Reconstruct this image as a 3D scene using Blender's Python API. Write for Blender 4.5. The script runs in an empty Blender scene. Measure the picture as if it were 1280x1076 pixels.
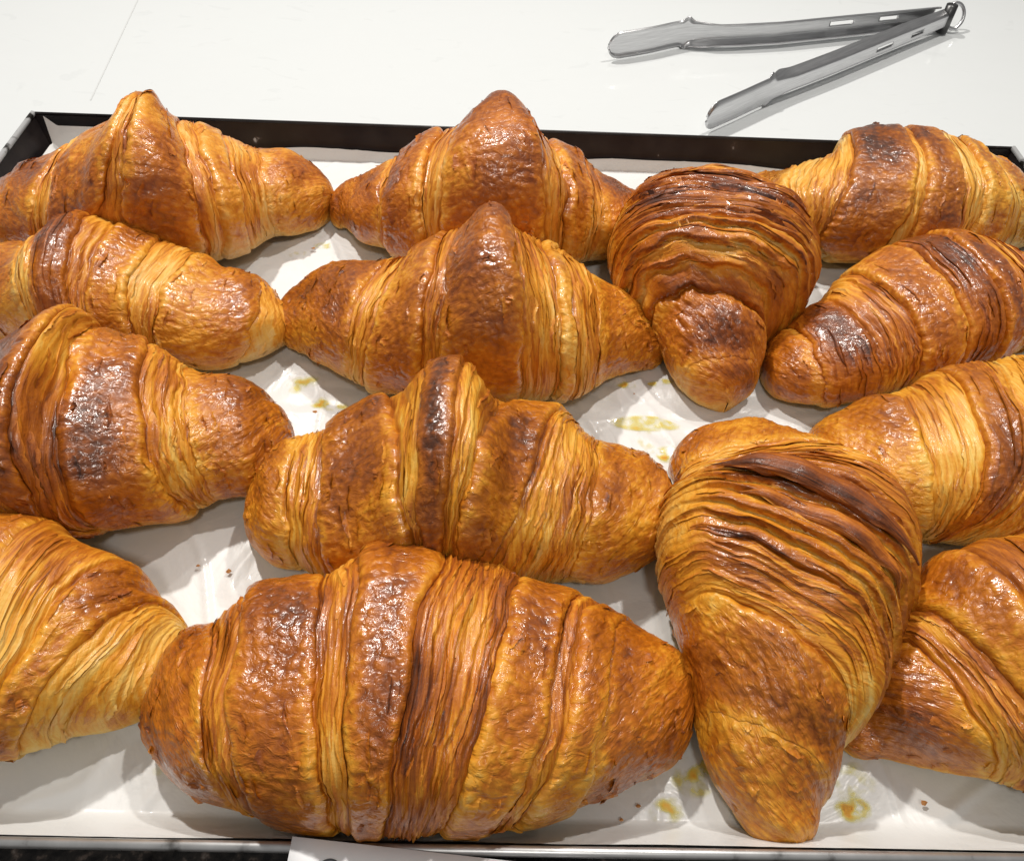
import bpy, bmesh, math, random
import numpy as np
from mathutils import Vector, Matrix

scene = bpy.context.scene
# ---------------------------------------------------------------- camera
cam_data = bpy.data.cameras.new('camera')
cam = bpy.data.objects.new('camera', cam_data)
scene.collection.objects.link(cam)
cx = Vector((0.99938219, 0.00726407, 0.03438706))
cu = Vector((-0.02759428, 0.76812661, 0.6397031))
cz = Vector((-0.02176677, -0.64025678, 0.7678525))
m = Matrix((cx, cu, cz)).transposed().to_4x4()
m.translation = Vector((-0.0164574, -0.0581134, 0.2833608))
cam.matrix_world = m
cam_data.sensor_width = 36.0
cam_data.lens = 1012.877 / 1280 * 36.0
cam_data.clip_start = 0.01
cam_data.clip_end = 50
scene.camera = cam

# ---------------------------------------------------------------- light
world = bpy.data.worlds.new('World')
scene.world = world
world.use_nodes = True
bg = world.node_tree.nodes['Background']
bg.inputs[0].default_value = (1.0, 0.985, 0.96, 1)
bg.inputs[1].default_value = 0.21
scene.view_settings.view_transform = 'Standard'
scene.view_settings.look = 'None'
scene.view_settings.gamma = 1
scene.view_settings.exposure = 0.0
scene.cycles.max_bounces = 5
scene.cycles.diffuse_bounces = 2
scene.cycles.glossy_bounces = 3
scene.cycles.transparent_max_bounces = 6


def lamp(name, loc, target, power, radius, col=(1, 0.96, 0.9)):
    d = bpy.data.lights.new(name, 'AREA')
    d.shape = 'DISK'
    d.size = radius * 2
    d.energy = power
    d.color = col
    o = bpy.data.objects.new(name, d)
    scene.collection.objects.link(o)
    o.location = loc
    o.rotation_euler = (Vector(target) - Vector(loc)).to_track_quat('-Z', 'Y').to_euler()
    return o


lamp('ceiling_spot', (-0.40, 0.78, 1.15), (0, .2, 0), 12.5, 0.026)
lamp('ceiling_spot', (0.42, 0.62, 1.20), (0, .2, 0), 7.5, 0.026)
lamp('ceiling_spot', (0.05, -0.55, 1.25), (0, .1, 0), 3.2, 0.08)
lamp('ceiling_spot', (-0.05, 1.25, 1.5), (0, .2, 0), 3.5, 0.04)

# ---------------------------------------------------------------- helpers
COL = scene.collection


def tag(o, label=None, cat=None, group=None, kind=None):
    if label: o['label'] = label
    if cat: o['category'] = cat
    if group: o['group'] = group
    if kind: o['kind'] = kind
    return o


def empty(name, loc, label, cat, group=None):
    o = bpy.data.objects.new(name, None)
    COL.objects.link(o)
    o.location = loc
    o.empty_display_size = 0.01
    return tag(o, label, cat, group)


def mesh_obj(name, verts, faces, mat, parent=None, smooth=True):
    me = bpy.data.meshes.new(name)
    me.from_pydata([tuple(v) for v in verts], [], [tuple(f) for f in faces])
    me.materials.append(mat)
    if smooth:
        me.shade_smooth()
    me.update()
    o = bpy.data.objects.new(name, me)
    COL.objects.link(o)
    if parent:
        o.parent = parent
        o.matrix_parent_inverse = Matrix.Translation(parent.location).inverted()
    return o


def grid_obj(name, P, mat, parent=None, keep=None, closed_v=False, attrs=None, uv=None, origin=None, flip=False):
    """P: (n,m,3) array -> quad grid mesh (fast foreach_set path)"""
    n, mm = P.shape[:2]
    idx = np.arange(n * mm).reshape(n, mm)
    a = idx[:-1, :-1]; b = idx[1:, :-1]; c = idx[1:, 1:]; d = idx[:-1, 1:]
    q = np.stack([a, b, c, d], -1)
    if flip: q = q[..., ::-1]
    if keep is not None: q = q[keep]
    q = q.reshape(-1, 4)
    me = bpy.data.meshes.new(name)
    V = P.reshape(-1, 3).astype(np.float32)
    if origin is not None: V = V - np.array(origin, np.float32)
    me.vertices.add(len(V)); me.vertices.foreach_set('co', V.ravel())
    me.loops.add(q.size); me.loops.foreach_set('vertex_index', q.ravel().astype(np.int32))
    me.polygons.add(len(q))
    me.polygons.foreach_set('loop_start', np.arange(0, q.size, 4, dtype=np.int32))
    me.polygons.foreach_set('use_smooth', np.ones(len(q), bool))
    if attrs:
        for k, v in attrs.items():
            at = me.attributes.new(k, 'FLOAT', 'POINT')
            at.data.foreach_set('value', v.astype(np.float32).ravel())
    if uv is not None:
        at = me.attributes.new('flow', 'FLOAT_VECTOR', 'POINT')
        at.data.foreach_set('vector', uv.reshape(-1, 3).astype(np.float32).ravel())
    me.update(calc_edges=True)
    me.validate()
    me.materials.append(mat)
    o = bpy.data.objects.new(name, me)
    COL.objects.link(o)
    if parent: o.parent = parent
    return o


# --- numpy noise
def _hash(ix, iy, seed):
    h = (ix.astype(np.int64) * 374761393 + iy.astype(np.int64) * 668265263 + seed * 1442695041) & 0xffffffff
    h = ((h ^ (h >> 13)) * 1274126177) & 0xffffffff
    h = (h ^ (h >> 16)) & 0xffffffff
    return h / 4294967295.0


def perlin(x, y, seed=0):
    x = np.asarray(x, float); y = np.asarray(y, float)
    ix = np.floor(x).astype(np.int64); iy = np.floor(y).astype(np.int64)
    fx = x - ix; fy = y - iy
    u = fx * fx * fx * (fx * (fx * 6 - 15) + 10); v = fy * fy * fy * (fy * (fy * 6 - 15) + 10)

    def g(dx, dy):
        a = _hash(ix + dx, iy + dy, seed) * 2 * np.pi
        return np.cos(a) * (fx - dx) + np.sin(a) * (fy - dy)
    return 1.5 * ((g(0, 0) * (1 - u) + g(1, 0) * u) * (1 - v) + (g(0, 1) * (1 - u) + g(1, 1) * u) * v)


def fbm(x, y, seed=0, o=3):
    s = 0; a = 1.0; t = 0
    for k in range(o):
        s = s + a * perlin(x * 2 ** k + 7.3 * k, y * 2 ** k + 3.1 * k, seed + k); t += a; a *= .5
    return s / t


def worley(x, y, seed=0):
    ix = np.floor(x).astype(np.int64); iy = np.floor(y).astype(np.int64)
    f1 = np.full(x.shape, 9.0); f2 = np.full(x.shape, 9.0)
    for dx in (-1, 0, 1):
        for dy in (-1, 0, 1):
            px = ix + dx + _hash(ix + dx, iy + dy, seed); py = iy + dy + _hash(ix + dx, iy + dy, seed + 91)
            d = np.hypot(px - x, py - y)
            f2 = np.minimum(np.maximum(f1, d), f2); f1 = np.minimum(f1, d)
    return f1, f2


def sstep(a, b, x):
    t = np.clip((x - a) / (b - a), 0, 1)
    return t * t * (3 - 2 * t)


def gauss(v, sig):
    n = len(v); i = np.arange(n); K = np.exp(-.5 * ((i[:, None] - i[None]) / (sig * n)) ** 2); K /= K.sum(1, keepdims=True)
    return K @ v


def smooth1(v, n):
    v = v.copy()
    for _ in range(n):
        v[1:-1] = (v[:-2] + 2 * v[1:-1] + v[2:]) / 4
    return v


# ---------------------------------------------------------------- materials
def new_mat(name):
    mt = bpy.data.materials.new(name); mt.use_nodes = True
    nt = mt.node_tree
    return mt, nt, nt.nodes['Principled BSDF']


def N(nt, typ, **kw):
    n = nt.nodes.new(typ)
    for k, v in kw.items():
        setattr(n, k, v)
    return n


def ramp(nt, stops, interp='LINEAR'):
    n = N(nt, 'ShaderNodeValToRGB')
    cr = n.color_ramp; cr.interpolation = interp
    while len(cr.elements) < len(stops): cr.elements.new(0.5)
    for e, (p, c) in zip(cr.elements, stops):
        e.position = p; e.color = (*c, 1) if len(c) == 3 else c
    return n


def math_n(nt, op, a, b=None, c=None, clamp=False):
    n = N(nt, 'ShaderNodeMath', operation=op, use_clamp=clamp)
    for i, v in enumerate((a, b, c)):
        if v is None: continue
        if isinstance(v, (int, float)): n.inputs[i].default_value = v
        else: nt.links.new(v, n.inputs[i])
    return n.outputs[0]


def crust_material():
    mt, nt, b = new_mat('baked_pastry')
    L = nt.links.new
    flow = N(nt, 'ShaderNodeAttribute', attribute_name='flow').outputs['Vector']
    bake = N(nt, 'ShaderNodeAttribute', attribute_name='bake').outputs['Fac']
    strip = N(nt, 'ShaderNodeAttribute', attribute_name='strip').outputs['Fac']
    relief = N(nt, 'ShaderNodeAttribute', attribute_name='relief').outputs['Fac']
    gloss = N(nt, 'ShaderNodeAttribute', attribute_name='gloss').outputs['Fac']

    def scaled(sx, sy):
        mp = N(nt, 'ShaderNodeMapping'); mp.inputs['Scale'].default_value = (sx, sy, 1)
        L(flow, mp.inputs['Vector']); return mp.outputs[0]
    tco = N(nt, 'ShaderNodeTexCoord'); oi = N(nt, 'ShaderNodeObjectInfo')
    ofs = N(nt, 'ShaderNodeVectorMath', operation='MULTIPLY_ADD'); L(oi.outputs['Location'], ofs.inputs[0]); ofs.inputs[1].default_value = (3.7, 5.3, 2.1); L(tco.outputs['Object'], ofs.inputs[2])

    def solid(s_):
        v = N(nt, 'ShaderNodeVectorMath', operation='SCALE'); L(ofs.outputs[0], v.inputs[0]); v.inputs['Scale'].default_value = s_ * 100
        return v.outputs[0]
    # flow is in centimetres: x across the fold, y along it
    wr = N(nt, 'ShaderNodeTexNoise'); wr.inputs['Scale'].default_value = 1; wr.inputs['Detail'].default_value = 3
    wr.inputs['Roughness'].default_value = .55; wr.inputs['Distortion'].default_value = .9
    L(scaled(2.3, 3.6), wr.inputs['Vector'])
    fine = N(nt, 'ShaderNodeTexNoise'); fine.inputs['Scale'].default_value = 1; fine.inputs['Detail'].default_value = 4
    fine.inputs['Distortion'].default_value = .6
    L(solid(9.0), fine.inputs['Vector'])
    lam = N(nt, 'ShaderNodeTexNoise'); lam.inputs['Scale'].default_value = 1; lam.inputs['Detail'].default_value = 3
    lam.inputs['Distortion'].default_value = .5
    L(scaled(9.0, 0.9), lam.inputs['Vector'])
    blot = N(nt, 'ShaderNodeTexNoise'); blot.inputs['Scale'].default_value = 1; blot.inputs['Detail'].default_value = 4
    L(solid(.5), blot.inputs['Vector'])
    speck = N(nt, 'ShaderNodeTexNoise'); speck.inputs['Scale'].default_value = 1; speck.inputs['Detail'].default_value = 2
    L(solid(22), speck.inputs['Vector'])
    vmap = N(nt, 'ShaderNodeVectorMath', operation='MULTIPLY_ADD')
    L(wr.outputs['Color'], vmap.inputs[0]); vmap.inputs[1].default_value = (1.2, 1.2, 1.2); L(solid(3.7), vmap.inputs[2])
    vor = N(nt, 'ShaderNodeTexVoronoi', feature='SMOOTH_F1', voronoi_dimensions='3D'); vor.inputs['Scale'].default_value = 1; vor.inputs['Smoothness'].default_value = .35
    L(vmap.outputs[0], vor.inputs['Vector'])
    cell = math_n(nt, 'SUBTRACT', 1.0, vor.outputs['Distance'], None, True)
    # brownness
    t = math_n(nt, 'MULTIPLY_ADD', math_n(nt, 'SUBTRACT', blot.outputs[0], .5), .42, bake)
    one_s = math_n(nt, 'SUBTRACT', 1.0, strip)
    w1 = math_n(nt, 'MULTIPLY', math_n(nt, 'SUBTRACT', .5, wr.outputs[0]), math_n(nt, 'MULTIPLY', one_s, .38))
    t = math_n(nt, 'ADD', t, w1)
    t = math_n(nt, 'MULTIPLY_ADD', math_n(nt, 'SUBTRACT', .55, cell), math_n(nt, 'MULTIPLY', one_s, .20), t)
    t = math_n(nt, 'MULTIPLY_ADD', math_n(nt, 'SUBTRACT', .45, relief), math_n(nt, 'MULTIPLY_ADD', strip, .02, .14), t)
    l1 = math_n(nt, 'MULTIPLY', math_n(nt, 'SUBTRACT', lam.outputs[0], .5), math_n(nt, 'MULTIPLY', strip, .68))
    t = math_n(nt, 'ADD', t, l1)
    t = math_n(nt, 'MULTIPLY_ADD', math_n(nt, 'SUBTRACT', fine.outputs[0], .5), .12, t)
    t = math_n(nt, 'MULTIPLY_ADD', math_n(nt, 'SUBTRACT', speck.outputs[0], .5), .08, t, True)
    cr = ramp(nt, [(0.0, (0.80, 0.52, 0.20)), (.16, (0.80, 0.46, 0.11)), (.34, (0.74, 0.31, 0.028)), (.54, (0.50, 0.145, 0.009)),
                   (.74, (0.27, 0.064, 0.006)), (.9, (0.12, 0.030, 0.008)), (1.0, (0.055, 0.015, 0.006))])
    L(t, cr.inputs[0])
    mx = N(nt, 'ShaderNodeMix', data_type='RGBA', blend_type='MULTIPLY'); mx.inputs[0].default_value = 1
    L(cr.outputs[0], mx.inputs[6]); L(oi.outputs['Color'], mx.inputs[7])
    L(mx.outputs[2], b.inputs['Base Color'])
    # relief
    h = math_n(nt, 'MULTIPLY', wr.outputs[0], math_n(nt, 'MULTIPLY_ADD', one_s, .75, .15))
    h = math_n(nt, 'MULTIPLY_ADD', cell, math_n(nt, 'MULTIPLY', one_s, .55), h)
    h = math_n(nt, 'ADD', h, math_n(nt, 'MULTIPLY', lam.outputs[0], math_n(nt, 'MULTIPLY', strip, .6)))
    h = math_n(nt, 'MULTIPLY_ADD', fine.outputs[0], .16, h)
    h = math_n(nt, 'MULTIPLY_ADD', speck.outputs[0], .02, h)
    bp = N(nt, 'ShaderNodeBump'); bp.inputs['Strength'].default_value = 1.0; bp.inputs['Distance'].default_value = .0008
    L(h, bp.inputs['Height']); L(bp.outputs[0], b.inputs['Normal'])
    rg = math_n(nt, 'MULTIPLY_ADD', gloss, -.22, .56)
    rg = math_n(nt, 'MULTIPLY_ADD', math_n(nt, 'SUBTRACT', speck.outputs[0], .5), .25, rg, True)
    L(rg, b.inputs['Roughness'])
    b.inputs['Specular IOR Level'].default_value = .38
    cw = math_n(nt, 'MULTIPLY', math_n(nt, 'MULTIPLY', gloss, math_n(nt, 'MULTIPLY_ADD', blot.outputs[0], 3.0, -.85, True)), 1.0)
    L(cw, b.inputs['Coat Weight']); b.inputs['Coat Roughness'].default_value = .13
    geo = N(nt, 'ShaderNodeNewGeometry')
    mn = N(nt, 'ShaderNodeMix', data_type='VECTOR'); mn.inputs[0].default_value = .70
    L(geo.outputs['Normal'], mn.inputs[4]); L(bp.outputs[0], mn.inputs[5])
    nz = N(nt, 'ShaderNodeVectorMath', operation='NORMALIZE'); L(mn.outputs[1], nz.inputs[0]); L(nz.outputs[0], b.inputs['Coat Normal'])
    return mt


PASTRY = crust_material()


def simple(name, col, rough=.5, metal=0.0, spec=.5, coat=0.0):
    mt, nt, b = new_mat(name)
    b.inputs['Base Color'].default_value = (*col, 1)
    b.inputs['Roughness'].default_value = rough
    b.inputs['Metallic'].default_value = metal
    b.inputs['Specular IOR Level'].default_value = spec
    b.inputs['Coat Weight'].default_value = coat
    b.inputs['Coat Roughness'].default_value = .05
    return mt, nt, b


def noise_on(nt, scale, detail=3, coord='Object', vec_scale=(1, 1, 1), dist=0):
    tc = N(nt, 'ShaderNodeTexCoord'); mp = N(nt, 'ShaderNodeMapping'); mp.inputs['Scale'].default_value = vec_scale
    nt.links.new(tc.outputs[coord], mp.inputs[0])
    n = N(nt, 'ShaderNodeTexNoise'); n.inputs['Scale'].default_value = scale; n.inputs['Detail'].default_value = detail
    n.inputs['Distortion'].default_value = dist
    nt.links.new(mp.outputs[0], n.inputs['Vector'])
    return n.outputs[0]


# baking paper
paper_mat, nt, b = simple('baking_paper', (.74, .735, .72), .42, 0, .45, .12)
n1 = noise_on(nt, 9, 4, dist=.4); cr = ramp(nt, [(.3, (.68, .68, .67)), (.7, (.76, .76, .75))]); nt.links.new(n1, cr.inputs[0])
nt.links.new(cr.outputs[0], b.inputs['Base Color'])
n2 = noise_on(nt, 420, 3); n3 = noise_on(nt, 30, 4, dist=1.2)
hh = math_n(nt, 'MULTIPLY_ADD', n3, 2.2, math_n(nt, 'MULTIPLY', n2, .12))
bp = N(nt, 'ShaderNodeBump'); bp.inputs['Distance'].default_value = .0011; bp.inputs['Strength'].default_value = .55
nt.links.new(hh, bp.inputs['Height']); nt.links.new(bp.outputs[0], b.inputs['Normal'])
rr = ramp(nt, [(.35, (.28,) * 3), (.65, (.5,) * 3)]); nt.links.new(n1, rr.inputs[0]); nt.links.new(rr.outputs[0], b.inputs['Roughness'])

# dark pan enamel with chipped edges
pan_mat, nt, b = simple('pan_coating', (.012, .009, .009), .4, 0, .4)
n1 = noise_on(nt, 60, 5); cr = ramp(nt, [(.40, (.010, .007, .008)), (.66, (.022, .017, .016)), (.69, (.05, .035, .03)), (.715, (.42, .40, .39))])
nt.links.new(n1, cr.inputs[0]); nt.links.new(cr.outputs[0], b.inputs['Base Color'])
bp = N(nt, 'ShaderNodeBump'); bp.inputs['Distance'].default_value = .0006; bp.inputs['Strength'].default_value = .4
nt.links.new(n1, bp.inputs['Height']); nt.links.new(bp.outputs[0], b.inputs['Normal'])

pan_metal, nt, b = simple('pan_metal', (.72, .72, .73), .38, .85)
n1 = noise_on(nt, 90, 5); cr = ramp(nt, [(.30, (.08, .075, .07)), (.42, (.62, .62, .62)), (.7, (.8, .8, .8))]); nt.links.new(n1, cr.inputs[0])
nt.links.new(cr.outputs[0], b.inputs['Base Color'])

counter_mat, nt, b = simple('glossy_white_laminate', (.82, .83, .825), .10, 0, .5, 0)
n1 = noise_on(nt, 7, 6, vec_scale=(1, 2.2, 1), dist=.8); rr = ramp(nt, [(.45, (.05,) * 3), (.62, (.12,) * 3), (.75, (.3,) * 3)]); nt.links.new(n1, rr.inputs[0])
nt.links.new(rr.outputs[0], b.inputs['Roughness'])
n4 = noise_on(nt, 26, 7, vec_scale=(1, 1.8, 1), dist=1.5); cr = ramp(nt, [(.0, (.665, .685, .69)), (.63, (.675, .695, .70)), (.69, (.645, .665, .67)), (.78, (.675, .695, .70))]); nt.links.new(n4, cr.inputs[0])
nt.links.new(cr.outputs[0], b.inputs['Base Color'])

granite_mat, nt, b = simple('dark_speckled_granite', (.02, .018, .017), .18, 0, .5)
n1 = noise_on(nt, 330, 5); n2 = noise_on(nt, 120, 3)
cr = ramp(nt, [(.42, (.006, .005, .005)), (.56, (.03, .025, .022)), (.63, (.12, .09, .075)), (.7, (.26, .23, .21))]); nt.links.new(math_n(nt, 'MULTIPLY_ADD', n2, .35, math_n(nt, 'MULTIPLY', n1, .65)), cr.inputs[0])
nt.links.new(cr.outputs[0], b.inputs['Base Color'])

steel_mat, nt, b = simple('brushed_stainless_steel', (.8, .8, .81), .30, 1)
n1 = noise_on(nt, 60, 4, vec_scale=(1, 1, 30)); cr = ramp(nt, [(.3, (.52, .52, .53)), (.7, (.68, .68, .69))]); nt.links.new(n1, cr.inputs[0]); nt.links.new(cr.outputs[0], b.inputs['Base Color'])
bp = N(nt, 'ShaderNodeBump'); bp.inputs['Distance'].default_value = .00008; bp.inputs['Strength'].default_value = .3
nt.links.new(n1, bp.inputs['Height']); nt.links.new(bp.outputs[0], b.inputs['Normal'])
pin_mat = simple('dark_steel', (.10, .10, .10), .35, .9)[0]
card_mat, nt, b = simple('white_card', (.93, .93, .95), .5)
n1 = noise_on(nt, 300, 3); bp = N(nt, 'ShaderNodeBump'); bp.inputs['Distance'].default_value = .0002; bp.inputs['Strength'].default_value = .3
nt.links.new(n1, bp.inputs['Height']); nt.links.new(bp.outputs[0], b.inputs['Normal'])
ink_mat = simple('grey_ink', (.06, .06, .07), .6)[0]

grease_mat, nt, b = simple('butter_stain', (.70, .40, .05), .12, 0, .5, .6)
at = N(nt, 'ShaderNodeAttribute', attribute_name='dens').outputs['Fac']
cr = ramp(nt, [(0, (.80, .78, .40)), (.4, (.82, .72, .12)), (.8, (.74, .46, .07)), (1, (.62, .30, .04))]); nt.links.new(at, cr.inputs[0])
nt.links.new(cr.outputs[0], b.inputs['Base Color'])
nt.links.new(math_n(nt, 'MULTIPLY', at, 1.15, None, True), b.inputs['Alpha'])
crumb_mat, nt, b = simple('toasted_flake', (.42, .18, .05), .6)

# ---------------------------------------------------------------- setting
def box(name, x0, x1, y0, y1, z0, z1, mat, parent=None, bevel=0.0, kind=None):
    bm = bmesh.new()
    bmesh.ops.create_cube(bm, size=1)
    for v in bm.verts:
        v.co = Vector(((x0 + x1) / 2 + v.co.x * (x1 - x0), (y0 + y1) / 2 + v.co.y * (y1 - y0), (z0 + z1) / 2 + v.co.z * (z1 - z0)))
    if bevel: bmesh.ops.bevel(bm, geom=bm.edges[:], offset=bevel, segments=3, affect='EDGES', profile=.5)
    me = bpy.data.meshes.new(name); bm.to_mesh(me); bm.free(); me.materials.append(mat)
    o = bpy.data.objects.new(name, me); COL.objects.link(o)
    if parent:
        o.parent = parent; o.matrix_parent_inverse = Matrix.Translation(parent.location).inverted()
    if kind: o['kind'] = kind
    return o


counter = box('white_counter', -1.2, 1.2, .045, .690, -.04, -.0045, counter_mat, bevel=.002, kind='structure')
tag(counter, 'glossy white counter behind the tray of croissants')
# fine seam line in the laminate, left of the tray corner
seam_mat = simple('seam_grey', (.58, .59, .59), .5)[0]
p0 = Vector((-.2955, .462)); p1 = Vector((-.318, .690)); dv = (p1 - p0).normalized(); nv = Vector((-dv.y, dv.x)) * .0005
seam = mesh_obj('counter_joint', [(*(p0 - nv), -.0043), (*(p0 + nv), -.0043), (*(p1 + nv), -.0043), (*(p1 - nv), -.0043)], [(0, 3, 2, 1)], seam_mat, counter)
granite = box('granite_counter', -1.2, 1.2, -.9, .044, -.06, -.016, granite_mat, bevel=.001, kind='structure')
tag(granite, 'dark speckled granite ledge in front of the tray')
back = box('floor', -4, 4, .70, 5, -.95, -.9, simple('dark_floor', (.03, .03, .03), .6)[0], kind='structure')
tag(back, 'dark floor beyond the counter')

# tray -------------------------------------------------------------------------
tray = empty('baking_tray', (0, .2, -.004), 'large dark sheet pan with bright metal rim holding all the croissants on white paper', 'baking tray')
TX, TY0, TY1, TH = .300, .0, .40, .020
box('tray_base', -TX + .006, TX - .006, TY0 + .010, TY1 - .008, -.004, -.0022, pan_mat, tray)


def wall(name, a, b_, inward, mat, rim, ih):
    # sloped wall from the base up to the rim: thin slab
    a = Vector(a); b_ = Vector(b_); n = Vector(inward)
    v = []
    for s in (0, 1):
        q = a.lerp(b_, s)
        v += [(q + n * ih + Vector((0, 0, -.004))), (q + Vector((0, 0, TH))), (q - n * .0012 + Vector((0, 0, TH))), (q + n * (ih - .0012) + Vector((0, 0, -.004)))]
    f = [(0, 1, 5, 4), (1, 2, 6, 5), (2, 3, 7, 6), (3, 0, 4, 7), (0, 3, 2, 1), (4, 5, 6, 7)]
    return mesh_obj(name, v, f, mat, tray, smooth=False)


def tube(name, pts, r, mat, parent, seg=10, closed=False, rfun=None, flat=1.0, cap=True):
    pts = [Vector(p) for p in pts]; V = []; F = []; n = len(pts)
    for i, p in enumerate(pts):
        if closed: t = pts[(i + 1) % n] - pts[i - 1]
        else: t = pts[min(i + 1, n - 1)] - pts[max(i - 1, 0)]
        t.normalize(); up = Vector((0, 0, 1)) if abs(t.z) < .9 else Vector((0, 1, 0))
        s = t.cross(up).normalized(); w = s.cross(t)
        rr_ = r * (rfun(i / (n - 1)) if rfun else 1)
        for k in range(seg):
            an = 2 * math.pi * k / seg
            V.append(p + s * math.cos(an) * rr_ + w * math.sin(an) * rr_ * flat)
    m_ = n if closed else n - 1
    for i in range(m_):
        for k in range(seg):
            a_ = i * seg + k; b2 = i * seg + (k + 1) % seg; c = ((i + 1) % n) * seg + (k + 1) % seg; d = ((i + 1) % n) * seg + k
            F.append((a_, b2, c, d))
    if cap and not closed:
        F.append(tuple(range(seg - 1, -1, -1))); F.append(tuple((n - 1) * seg + k for k in range(seg)))
    return mesh_obj(name, V, F, mat, parent)


wall('tray_wall', (-TX, TY1, 0), (TX, TY1, 0), (0, -1, 0), pan_mat, True, .009)
wall('tray_wall', (-TX, TY0, 0), (TX, TY0, 0), (0, 1, 0), pan_metal, True, .011)
wall('tray_wall', (-TX, TY0, 0), (-TX, TY1, 0), (1, 0, 0), pan_mat, True, .008)
wall('tray_wall', (TX, TY0, 0), (TX, TY1, 0), (-1, 0, 0), pan_mat, True, .008)
rz = TH + .0003
tube('tray_rim', [(-TX, TY0, rz), (0, TY0 - .0003, rz + .0002), (TX, TY0, rz)], .0016, pan_metal, tray)
tube('tray_rim', [(-TX, TY1, rz), (TX, TY1, rz)], .0009, pan_mat, tray)
wear, nt, b = simple('worn_rim', (.7, .7, .7), .4, .6)
n1 = noise_on(nt, 70, 5); cr = ramp(nt, [(.50, (.72, .72, .72)), (.56, (.03, .025, .02))], 'LINEAR'); nt.links.new(n1, cr.inputs[0]); nt.links.new(cr.outputs[0], b.inputs['Base Color'])
tube('tray_rim', [(-TX, TY0 + .002, rz), (-TX, TY1, rz)], .0016, wear, tray)
tube('tray_rim', [(TX, TY0 + .002, rz), (TX, TY1, rz)], .0016, wear, tray)

# baking paper ------------------------------------------------------------------
nx, ny = 520, 380
gx = np.linspace(-.2905, .2915, nx); gy = np.linspace(.0090, .4065, ny)
X, Y = np.meshgrid(gx, gy, indexing='ij')


def ridge(x, y, seed):
    return 1 - np.abs(perlin(x, y, seed)) * 2


creases = np.clip(ridge(X * 9 + perlin(X * 14, Y * 14, 3) * .5, Y * 11, 5) - .82, 0, 1) * .006
creases += np.clip(ridge(X * 14 + Y * 9, Y * 8 - X * 12, 15) - .88, 0, 1) * .006
Z = .0006 + .0011 * (fbm(X * 11, Y * 11, 8, 3) + .6) + creases
# stronger puckers in the open middle of the sheet
puck = np.exp(-(((X - .055) / .05) ** 2 + ((Y - .197) / .025) ** 2)) + .7 * np.exp(-(((X + .11) / .03) ** 2 + ((Y - .2) / .05) ** 2))
Z += puck * (.0035 * np.abs(perlin(X * 34 + Y * 20, Y * 60, 21)) + .0015)
Z = np.maximum(Z, 0.0002)
# the sheet runs up the back wall
lim = .3905
over = np.clip(Y - lim, 0, 1)
climb = np.where(X < -.235, 1.0, .0) + .40 + .16 * perlin(X * 16, X * 0 + .5, 33)
climb = np.where(X < -.235, .98, climb)
Yp = np.where(Y > lim, lim + over * .16 * climb, Y)
Zp = Z * (1 - .7 * sstep(lim - .004, lim, Y)) + over * 1.05 * climb
front = np.clip(.0125 - Y, 0, 1)
Yp = Yp - front * 1.86 * (.96 + .06 * perlin(X * 22, X * 0 + .5, 44))
Zp = Zp * (1 - .7 * np.clip(front / .001, 0, 1)) + front * 4.85
leftc = np.clip(-.2845 - X, 0, 1)
Zp = Zp + leftc * 1.0
P = np.stack([X, Yp, Zp], -1)
paper = grid_obj('baking_paper', P, paper_mat)
tag(paper, 'crinkled white baking paper lining the tray under the croissants', 'baking paper')

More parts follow.
